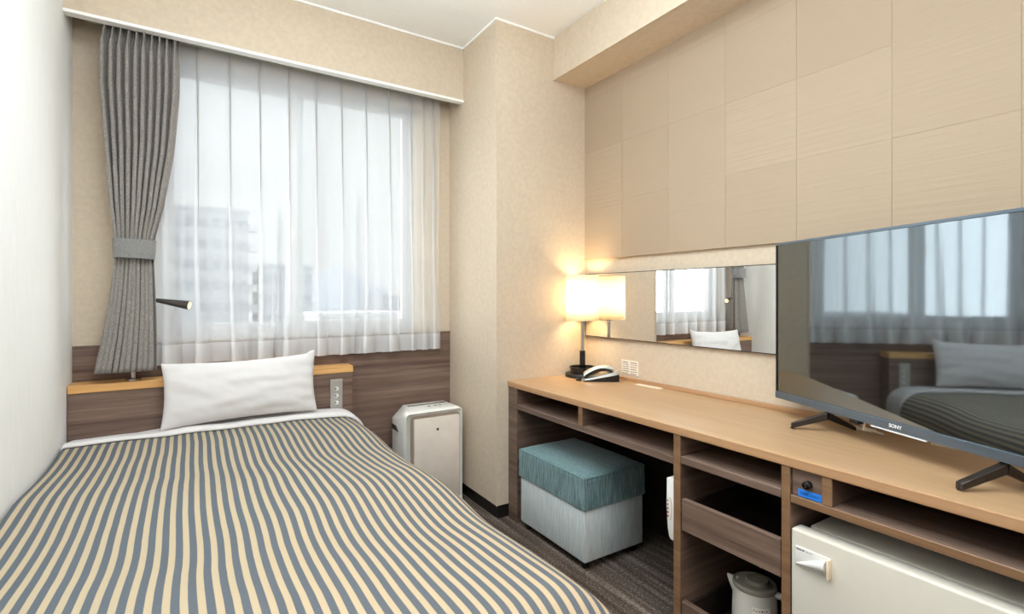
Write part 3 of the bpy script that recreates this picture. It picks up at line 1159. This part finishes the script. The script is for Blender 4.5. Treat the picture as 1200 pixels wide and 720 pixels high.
# ------------------------------------------------------------------ kettle in the low tray
KX, KY, KZ = 1.492, 0.928, 0.0205
KR = 0.94
kt = thing('electric_kettle', 'white electric kettle standing in the low tray under the desk', 'kettle', (KX, KY, KZ))
bm = lathe(bm_new(), [(0.058, KZ), (0.066, KZ + 0.006), (0.0665, KZ + 0.03), (0.065, KZ + 0.13), (0.063, KZ + 0.190), (0.062, KZ + 0.198)], KX, KY, 56)
link('body', bm, 'kettle', kt, smooth=True)
zt = KZ + 0.198
bm = lathe(bm_new(), [(0.0635, zt), (0.0650, zt + 0.005), (0.0635, zt + 0.011), (0.057, zt + 0.014), (0.053, zt + 0.009), (0.03, zt + 0.010), (0.004, zt + 0.011)], KX, KY, 56)
lid = link('lid', bm, 'kettle_lid', kt, smooth=True)
bm = lathe(bm_new(), [(0.033, zt + 0.008), (0.033, zt + 0.019), (0.030, zt + 0.023), (0.022, zt + 0.0235), (0.020, zt + 0.021), (0.004, zt + 0.021)], KX + 0.004, KY - 0.004, 40)
link('lid_knob', bm, 'kettle_lid', lid, smooth=True)
bm = bm_new()
sd = Vector((-0.35, 0.94, 0)).normalized()
rows = []
for f_, w_, h0, h1 in ((0.048, 0.030, -0.040, 0.011), (0.064, 0.022, -0.030, 0.012), (0.074, 0.011, -0.012, 0.013), (0.081, 0.003, 0.004, 0.0135)):
    c = Vector((KX, KY, 0)) + sd * f_
    n_ = Vector((-sd.y, sd.x, 0))
    rows.append([c + n_ * w_ * math.cos(a) + Vector((0, 0, zt + h0 + (h1 - h0) * (0.5 + 0.5 * math.sin(a)))) for a in [2 * PI * k / 20 for k in range(20)]])
vr = grid_bm(bm, rows, closed=True)
bm.faces.new(vr[0])
bm.faces.new(vr[-1])
link('spout', bm, 'kettle', kt, smooth=True)
bm = bm_new()
hd_ = Vector((0.25, -0.97, 0)).normalized()
K0 = Vector((KX, KY, 0))
hp_ = [K0 + hd_ * 0.060 + Vector((0, 0, zt - 0.004)), K0 + hd_ * 0.082 + Vector((0, 0, zt - 0.004)), K0 + hd_ * 0.096 + Vector((0, 0, zt - 0.018)),
       K0 + hd_ * 0.099 + Vector((0, 0, zt - 0.06)), K0 + hd_ * 0.094 + Vector((0, 0, zt - 0.11)), K0 + hd_ * 0.078 + Vector((0, 0, zt - 0.135)), K0 + hd_ * 0.06 + Vector((0, 0, zt - 0.14))]
tube(bm, hp_, [0.010, 0.011, 0.011, 0.010, 0.010, 0.010, 0.010], 14)
link('handle', bm, 'kettle', kt, smooth=True)
# printed notice on the side that faces the room: rows of little pictograms
bm = bm_new()
bm2 = bm_new()


def on_kettle(ang, z, off):
    return Vector((KX + (0.0655 + off) * math.cos(ang), KY + (0.0655 + off) * math.sin(ang), z))


A0 = math.radians(222)
rows = [[on_kettle(A0 + math.radians(a), z, 0.0006) for a in lin(-16, 30, 15)] for z in lin(KZ + 0.095, KZ + 0.165, 3)]
grid_bm(bm, rows)
nt = link('notice_sticker', bm, 'paper', kt, smooth=True)
for iz in range(6):
    for ia in range(7):
        if random.random() < 0.25:
            continue
        a, z = A0 + math.radians(-13 + ia * 6.2), KZ + 0.100 + iz * 0.0108
        w_, h_ = math.radians(random.uniform(2.0, 4.8)), random.uniform(0.003, 0.007)
        vs4 = [bm2.verts.new(on_kettle(a + da, z + dz, 0.0010)) for da, dz in ((0, 0), (w_, 0), (w_, h_), (0, h_))]
        bm2.faces.new(vs4)
link('sticker_print', bm2, 'ink_grey', nt)

# ------------------------------------------------------------------ ottoman
ot = thing('ottoman', 'teal topped fabric stool with pale grey blue base under the desk', 'stool', (1.51, 1.80, 0))
OX0, OX1, OY0, OY1 = 1.348, 1.685, 1.572, 2.048
bm = box(OX0, OX1, OY0, OY1, 0.036, 0.262, 0.008, 2)
link('base', bm, 'grey_blue', ot, smooth=True)
bm = bm_new()
N_ = 20
top, bot = [], []


def ott(i, j, z0):
    s, q = -1 + 2 * i / N_, -1 + 2 * j / N_
    return s, q


rows = []
for j in range(N_ + 1):
    r = []
    for i in range(N_ + 1):
        s, q = ott(i, j, 0)
        puff = (max(0, 1 - abs(s) ** 4) * max(0, 1 - abs(q) ** 4)) ** 0.6
        e = 0.004 * (1 - puff)
        x = (OX0 + OX1) / 2 + s * ((OX1 - OX0) / 2 + 0.003 - e)
        y = (OY0 + OY1) / 2 + q * ((OY1 - OY0) / 2 + 0.003 - e)
        r.append(Vector((x, y, 0.388 + 0.016 * puff + 0.0015 * mnoise.noise(Vector((x * 16, y * 14, 1))))))
    rows.append(r)
vr = grid_bm(bm, rows)
ring = [vr[0][i] for i in range(N_)] + [vr[j][N_] for j in range(N_)] + [vr[N_][N_ - i] for i in range(N_)] + [vr[N_ - j][0] for j in range(N_)]
prev = ring
for z, o_ in ((0.378, 0.005), (0.36, 0.0045), (0.33, 0.005), (0.29, 0.0048), (0.262, 0.006), (0.254, 0.005)):
    nr = []
    for v in ring:
        s = (v.co.x - (OX0 + OX1) / 2) / ((OX1 - OX0) / 2)
        q = (v.co.y - (OY0 + OY1) / 2) / ((OY1 - OY0) / 2)
        k = max(abs(s), abs(q))
        hx, hy = (OX1 - OX0) / 2 + o_, (OY1 - OY0) / 2 + o_
        nr.append(bm.verts.new(((OX0 + OX1) / 2 + max(-1, min(1, s / k)) * hx, (OY0 + OY1) / 2 + max(-1, min(1, q / k)) * hy, z)))
    n_ = len(ring)
    for k in range(n_):
        bm.faces.new((prev[k], prev[(k + 1) % n_], nr[(k + 1) % n_], nr[k]))
    prev = nr
bm.faces.new(prev)
cush = link('cushion', bm, 'teal', ot, smooth=True, angle=50)
bm = bm_new()
lp = [(OX0 - 0.004, OY0 - 0.004, 0), (OX1 + 0.004, OY0 - 0.004, 0), (OX1 + 0.004, OY1 + 0.004, 0), (OX0 - 0.004, OY1 + 0.004, 0), (OX0 - 0.004, OY0 - 0.004, 0)]
tube(bm, [(x, y, 0.383) for x, y, _ in lp], 0.0022, 8)
tube(bm, [(x, y, 0.266) for x, y, _ in lp], 0.0020, 8)
link('piping', bm, 'teal', cush, smooth=True)
for x in (OX0 + 0.03, OX1 - 0.03):
    for y in (OY0 + 0.03, OY1 - 0.03):
        f = link('caster', box(x - 0.018, x + 0.018, y - 0.018, y + 0.018, 0.026, 0.037, 0.002), 'black', ot)
        bm = bm_new()
        tube(bm, [(x - 0.008, y, 0.0145), (x + 0.008, y, 0.0145)], 0.0145, 20)
        link('wheel', bm, 'black_gloss', f, smooth=True)

# ------------------------------------------------------------------ mirror
mr = thing('mirror', 'long frameless mirror strip on the wall between the table lamp and the television', 'mirror', (1.878, 1.3, 0.905))
link('glass', box(1.872, 1.8760, 0.42, 2.176, 0.909, 1.249), 'mirror', mr)
bm = bm_new()
add_box(bm, 1.8705, 1.8865, 0.418, 2.178, 1.249, 1.2525)
add_box(bm, 1.8705, 1.8865, 0.418, 2.178, 0.9055, 0.909)
add_box(bm, 1.8705, 1.8865, 2.176, 2.1795, 0.909, 1.249)
add_box(bm, 1.8705, 1.8865, 0.4165, 0.420, 0.909, 1.249)
add_box(bm, 1.8762, 1.8865, 0.420, 2.176, 0.909, 1.249)
link('frame', bm, 'metal_dark', mr)

# ------------------------------------------------------------------ notice cards on the wall
for i, (ya, yb, lab) in enumerate(((1.906, 1.850, 'white printed notice card on the wall by the telephone, the one nearer the lamp'),
                                   (1.846, 1.792, 'white printed notice card on the wall by the telephone, the one nearer the television'))):
    c = thing('notice_card', lab, 'notice', (XR - 0.001, (ya + yb) / 2, 0.728), 0, 'notice cards on the desk wall')
    link('card', box(XR - 0.0022, XR - 0.0002, yb, ya, 0.728, 0.800), 'paper', c)
    bm = bm_new()
    z = 0.792
    for r in range(6):
        y = ya - 0.006
        while y > yb + 0.012:
            w_ = random.uniform(0.004, 0.012)
            add_box(bm, XR - 0.0029, XR - 0.0021, max(yb + 0.005, y - w_), y, z - (0.004 if r else 0.006), z)
            y -= w_ + 0.003
        z -= 0.0115
    link('print', bm, 'ink_grey', c)

# ------------------------------------------------------------------ table lamp
TX, TY = 1.776, 2.090
tl = thing('table_lamp', 'lit table lamp with a cream drum shade and black base in the desk corner', 'lamp', (TX, TY, DT))
bm = lathe(bm_new(), [(0.088, DT), (0.091, DT + 0.003), (0.091, DT + 0.015), (0.088, DT + 0.019), (0.01, DT + 0.020)], TX - 0.004, TY - 0.002, 56)
link('base', bm, 'black', tl, smooth=True)
bm = lathe(bm_new(), [(0.066, DT + 0.019), (0.066, DT + 0.045), (0.072, DT + 0.047), (0.072, DT + 0.053), (0.064, DT + 0.053), (0.062, DT + 0.036), (0.012, DT + 0.034)], TX, TY, 56)
link('tray_rim', bm, 'black_gloss', tl, smooth=True)
bm = bm_new()
tube(bm, [(TX, TY, DT + 0.02), (TX, TY, DT + 0.138)], 0.0155, 24)
link('socket', bm, 'black_gloss', tl, smooth=True)
bm = bm_new()
tube(bm, [(TX, TY, DT + 0.135), (TX, TY, 1.075)], 0.0095, 20)
link('stem', bm, 'chrome', tl, smooth=True)
SZ0, SZ1, SR = 0.999, 1.240, 0.089
bm = bm_new()
rows = [[Vector((TX + SR * math.cos(2 * PI * k / 64), TY + SR * math.sin(2 * PI * k / 64), z)) for k in range(64)] for z in lin(SZ0, SZ1, 6)]
grid_bm(bm, rows, closed=True)
shd = link('lamp_shade', bm, 'shade', tl, smooth=True, angle=0)
md = shd.modifiers.new('thickness', 'SOLIDIFY')
md.thickness = 0.0012
for z in (SZ0, SZ1):
    bm = bm_new()
    tube(bm, [(TX + (SR - 0.001) * math.cos(2 * PI * k / 48), TY + (SR - 0.001) * math.sin(2 * PI * k / 48), z) for k in range(49)], 0.0016, 8)
    link('shade_ring', bm, 'peach_trim', shd, smooth=True)
bm = bm_new()
bmesh.ops.create_uvsphere(bm, u_segments=20, v_segments=14, radius=0.024)
bm.transform(Matrix.Translation((TX, TY, 1.115)) @ Matrix.Diagonal((1, 1, 1.25, 1)))
link('bulb', bm, 'bulb', tl, smooth=True)
ld = bpy.data.lights.new('table_lamp_light', 'POINT')
ld.energy = 9
ld.color = (1.0, 0.71, 0.37)
ld.shadow_soft_size = 0.06
lo = bpy.data.objects.new('table_lamp_light', ld)
lo.location = (TX, TY, 1.115)
COL.objects.link(lo)

# ------------------------------------------------------------------ telephone (long axis across the picture)
PHA = math.radians(-34)
PHC = Vector((1.755, 1.925, DT))
ph = thing('telephone', 'silver and black desk telephone beside the lit table lamp', 'telephone', PHC, PHA)


def ph_pt(a, b, z):
    return Vector((PHC.x + a * math.cos(PHA) - b * math.sin(PHA), PHC.y + a * math.sin(PHA) + b * math.cos(PHA), DT + z))


bm = bm_new()
rows = []
for a, zt_, hw in ((-0.088, 0.006, 0.026), (-0.08, 0.011, 0.033), (-0.04, 0.019, 0.036), (0.02, 0.034, 0.037), (0.075, 0.048, 0.035), (0.090, 0.052, 0.030)):
    rows.append([ph_pt(a, -hw, 0.001), ph_pt(a, -hw * 1.0, zt_ * 0.72), ph_pt(a, hw, zt_ * 0.72), ph_pt(a, hw, 0.001)])
vr = grid_bm(bm, rows, closed=True)
bm.faces.new(vr[0])
bm.faces.new(vr[-1])
link('base', bm, 'black', ph, smooth=True, angle=35)
bm = bm_new()
rows = []
for a, z0_, z1_, hw in ((-0.092, 0.004, 0.008, 0.022), (-0.082, 0.007, 0.0135, 0.034), (-0.04, 0.0135, 0.022, 0.038), (0.02, 0.0245, 0.037, 0.039), (0.075, 0.0345, 0.051, 0.037), (0.094, 0.039, 0.056, 0.030)):
    rows.append([ph_pt(a, -hw, z0_), ph_pt(a, -hw * 0.93, z1_), ph_pt(a, hw * 0.93, z1_), ph_pt(a, hw, z0_)])
vr = grid_bm(bm, rows, closed=True)
bm.faces.new(vr[0])
bm.faces.new(vr[-1])
link('top_cover', bm, 'silver', ph, smooth=True, angle=35)
bm = bm_new()
rows = []
for i in range(17):
    f_ = i / 16
    a = -0.086 + 0.148 * f_
    zc = 0.024 + 0.043 * math.sin(PI * min(1, f_ * 0.72 + 0.02)) ** 0.8 + 0.004 * f_
    th = 0.0105 + 0.0040 * (abs(f_ - 0.5) * 2) ** 2
    hw = 0.021 + 0.003 * (abs(f_ - 0.5) * 2)
    rows.append([ph_pt(a, hw * math.cos(q), zc + th * math.sin(q)) for q in [2 * PI * k / 16 for k in range(16)]])
vr = grid_bm(bm, rows, closed=True)
bm.faces.new(vr[0])
bm.faces.new(vr[-1])
bm.normal_update()
hs = link('handset', bm, 'silver', ph, smooth=True)
bm = bm_new()
rows = []
for i in range(17):
    f_ = i / 16
    a = -0.078 + 0.135 * f_
    zc = 0.013 + 0.043 * math.sin(PI * min(1, f_ * 0.72 + 0.02)) ** 0.8 + 0.004 * f_
    hw = 0.0195
    rows.append([ph_pt(a, -hw, zc - 0.007), ph_pt(a, -hw - 0.003, zc + 0.004), ph_pt(a, hw, zc + 0.004), ph_pt(a, hw, zc - 0.007)])
vr = grid_bm(bm, rows, closed=True)
bm.faces.new(vr[0])
bm.faces.new(vr[-1])
link('handset_inner', bm, 'black', hs, smooth=True, angle=40)
bm = bm_new()
cord = []
for k in range(240):
    f_ = k / 239
    ang = f_ * 2 * PI * 26
    q = PI * 0.9 * f_
    c = ph_pt(-0.100 - 0.022 * math.sin(q), -0.02 + 0.045 * f_, 0.0062)
    cord.append(c + Vector((0.0035 * math.cos(ang), 0.0015 * math.cos(ang), 0.0042 * math.sin(ang))))
tube(bm, cord, 0.0013, 6)
link('cord', bm, 'black', ph, smooth=True)

# ------------------------------------------------------------------ cable covers along the back of the desk
for (ya, yb, lab) in ((1.745, 1.600, 'pale flat cable cover on the desk top near the telephone, left of the television'),
                      (0.800, 0.735, 'pale short cable cover on the desk top under the middle of the television'),
                      (0.585, 0.380, 'pale long cable cover on the desk top behind the right foot of the television')):
    c = link('cable_cover', box(1.815, 1.848, yb, ya, DT, DT + 0.005, 0.001, 1), 'peach_trim', origin=(1.83, (ya + yb) / 2, DT))
    tag(c, lab, 'cable cover', 'cable covers on the desk top')

# ------------------------------------------------------------------ television, turned toward the bed
P0 = Vector((1.787, 1.027, 0))
TD = Vector((-0.378, -0.926, 0)).normalized()
TN = Vector((TD.y, -TD.x, 0))
TW, TZ0, TZ1 = 0.955, 0.7625, 1.3195
tv = thing('television', 'flat black television on the desk, reflecting the window', 'television', P0 + TD * (TW / 2) + Vector((0, 0, DT)), math.atan2(TD.y, TD.x))


def tp_(s, n, z):
    return P0 + TD * s + TN * n + Vector((0, 0, z))


def tv_box(s0, s1, n0, n1, z0, z1, bevel=0.0):
    bm = bm_new()
    vs8 = add_box(bm, s0, s1, n0, n1, z0, z1)
    if bevel:
        bmesh.ops.bevel(bm, geom=bm.edges[:], offset=bevel, segments=2, profile=0.5, affect='EDGES')
    for v in bm.verts:
        v.co = tp_(v.co.x, v.co.y, v.co.z)
    return bm


link('back_shell', tv_box(0.0, TW, -0.012, -0.001, TZ0, TZ1, 0.002), 'tv_black', tv)
bm = bm_new()
o1 = [(0.10, TZ0 + 0.03), (TW - 0.10, TZ0 + 0.03), (TW - 0.10, TZ0 + 0.34), (0.10, TZ0 + 0.34)]
rows = [[tp_(a, -0.012, b) for a, b in o1], [tp_(a + (0.03 if a < 0.5 else -0.03), -0.05, b + (0.01 if b < 1 else -0.03)) for a, b in o1]]
vr = grid_bm(bm, rows, closed=True)
bm.faces.new(vr[0])
bm.faces.new(vr[1])
link('back_housing', bm, 'black', tv)
link('screen', tv_box(0.006, TW - 0.006, -0.002, 0.0008, TZ0 + 0.026, TZ1 - 0.008), 'screen', tv)
bm = tv_box(0.0, TW, -0.001, 0.006, TZ0, TZ0 + 0.0255, 0.0015)
bz = link('bottom_bezel', bm, 'tv_bezel', tv)
link('top_bezel', tv_box(0.0, TW, -0.001, 0.004, TZ1 - 0.0085, TZ1, 0.001), 'tv_bezel', tv)
link('side_bezel', tv_box(0.0, 0.0065, -0.001, 0.004, TZ0 + 0.0255, TZ1 - 0.0085, 0.001), 'tv_black', tv)
link('side_bezel', tv_box(TW - 0.0065, TW, -0.001, 0.004, TZ0 + 0.0255, TZ1 - 0.0085, 0.001), 'tv_black', tv)
mcen = tp_(0.470, 0.0064, TZ0 + 0.0135)
bm = text_bm('SONY', 0.0140, frame_matrix(mcen, TD, (0, 0, 1)), 0.0004, 0.0002)
link('badge', bm, 'sony_white', bz)
link('light_strip', tv_box(0.395, 0.555, 0.001, 0.0075, TZ0 - 0.0035, TZ0 - 0.0002), 'sony_white', bz)
bm = tv_box(0.315, 0.345, -0.02, 0.000, TZ0 - 0.012, TZ0)
link('sensor_block', bm, 'black', tv)


def foot(s_top, tip, rear):
    """angular blade foot: a front arm and a rear arm falling from the panel's underside to the desk"""
    def blade(p0, p1, h0, h1, w):
        p0, p1 = Vector(p0), Vector(p1)
        d = (p1 - p0)
        n = Vector((-d.y, d.x, 0)).normalized() * w / 2
        bm = bm_new()
        rows = []
        for f_ in lin(0, 1, 5):
            c = p0.lerp(p1, f_)
            h = h0 + (h1 - h0) * f_
            rows.append([c - n + Vector((0, 0, h)), c + n + Vector((0, 0, h)), c + n, c - n])
        vr = grid_bm(bm, rows, closed=True)
        bm.faces.new(vr[0])
        bm.faces.new(vr[-1])
        bmesh.ops.bevel(bm, geom=bm.edges[:], offset=0.0012, segments=1, profile=0.5, affect='EDGES')
        return bm
    top = tp_(s_top, -0.004, TZ0 - 0.026)
    f = link('stand_foot', blade(top, (tip[0], tip[1], DT + 0.002), 0.024, 0.016, 0.018), 'foot_metal', tv, smooth=True, angle=35)
    link('rear_arm', blade(top, rear, 0.024, 0.012, 0.020), 'black', f, smooth=True, angle=35)
    c = Vector((tip[0], tip[1], DT))
    bm = bm_new()
    add_box(bm, c.x + 0.002, c.x + 0.012, c.y - 0.004, c.y + 0.004, DT, DT + 0.004)
    link('rubber_pad', bm, 'black', f)


foot(0.228, (1.650, 0.900), (1.795, 0.778, DT + 0.001))
foot(0.722, (1.437, 0.413), (1.610, 0.330, DT + 0.001))
bm = bm_new()
c0, c1 = tp_(0.345, -0.03, TZ0 + 0.05), tp_(0.33, -0.035, TZ0 - 0.03)
tube(bm, [c0, tp_(0.34, -0.03, TZ0 - 0.005), c1, Vector((1.80, 0.70, DT + 0.006)), Vector((1.84, 0.76, DT + 0.004)), Vector((1.862, 0.80, DT + 0.02))], 0.0028, 10)
link('cable', bm, 'white_plastic', tv, smooth=True)

# ------------------------------------------------------------------ the town beyond the window
GZ = -24.0
struct('city_ground', box(-400, 500, 12, 900, GZ - 1, GZ), 'city_ground')


def building(name, label, x0, x1, y0, y1, ztop, mat, floors, bays, balconies=False):
    b = thing(name, label, 'building', ((x0 + x1) / 2, (y0 + y1) / 2, GZ), 0, 'hazy town buildings beyond the window')
    link('wall', box(x0, x1, y0, y1, GZ, ztop), mat, b)
    link('roof_parapet', box(x0 - 0.1, x1 + 0.1, y0 - 0.1, y1 + 0.1, ztop, ztop + 0.5), mat, b)
    fh = 3.0
    pane = None
    for k in range(floors):
        z = ztop - 2.4 - k * fh
        for i in range(bays):
            w_ = (x1 - x0) / bays
            xa = x0 + w_ * i + w_ * 0.22
            if pane is None:
                xf, zf = xa, z
                pane = link('window', box(xa, xa + w_ * 0.56, y0 - 0.05, y0 + 0.02, z, z + 1.3), 'far_glass', b)
            else:
                c = pane.copy()
                COL.objects.link(c)
                c.parent = b
                c.location = (xa - xf, 0, z - zf)
    if balconies:
        for k in range(floors):
            z = ztop - 2.7 - k * fh
            link('balcony', box(x1 + 0.1, x1 + 1.1, y0 - 0.6, y0 + 1.5, z, z + 1.1), 'facade_white', b)
    return b


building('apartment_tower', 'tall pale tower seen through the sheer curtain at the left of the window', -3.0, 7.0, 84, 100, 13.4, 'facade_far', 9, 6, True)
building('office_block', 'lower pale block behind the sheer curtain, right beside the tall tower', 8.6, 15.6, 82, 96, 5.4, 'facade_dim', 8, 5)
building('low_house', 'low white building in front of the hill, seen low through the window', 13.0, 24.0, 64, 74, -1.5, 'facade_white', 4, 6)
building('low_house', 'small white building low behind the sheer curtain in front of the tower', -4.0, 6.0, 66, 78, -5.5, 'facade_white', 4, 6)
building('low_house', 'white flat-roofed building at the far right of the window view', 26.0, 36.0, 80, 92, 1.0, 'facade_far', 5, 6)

bm = bm_new()
rows = []
for v in lin(0, 1, 16):
    r = []
    for u in lin(0, 1, 60):
        x = -60 + 330 * u
        y = 300 + 160 * v
        e = math.sin(PI * min(1, v * 1.0)) ** 0.7
        h = (44 + 16 * math.sin(u * 7.0 + 0.4) + 9 * math.sin(u * 17) + 5 * mnoise.noise(Vector((u * 20, v * 4, 0)))) * smooth(0.28, 0.48, u + 0.02)
        r.append(Vector((x, y, GZ + max(0.0, h) * e)))
    rows.append(r)
grid_bm(bm, rows)
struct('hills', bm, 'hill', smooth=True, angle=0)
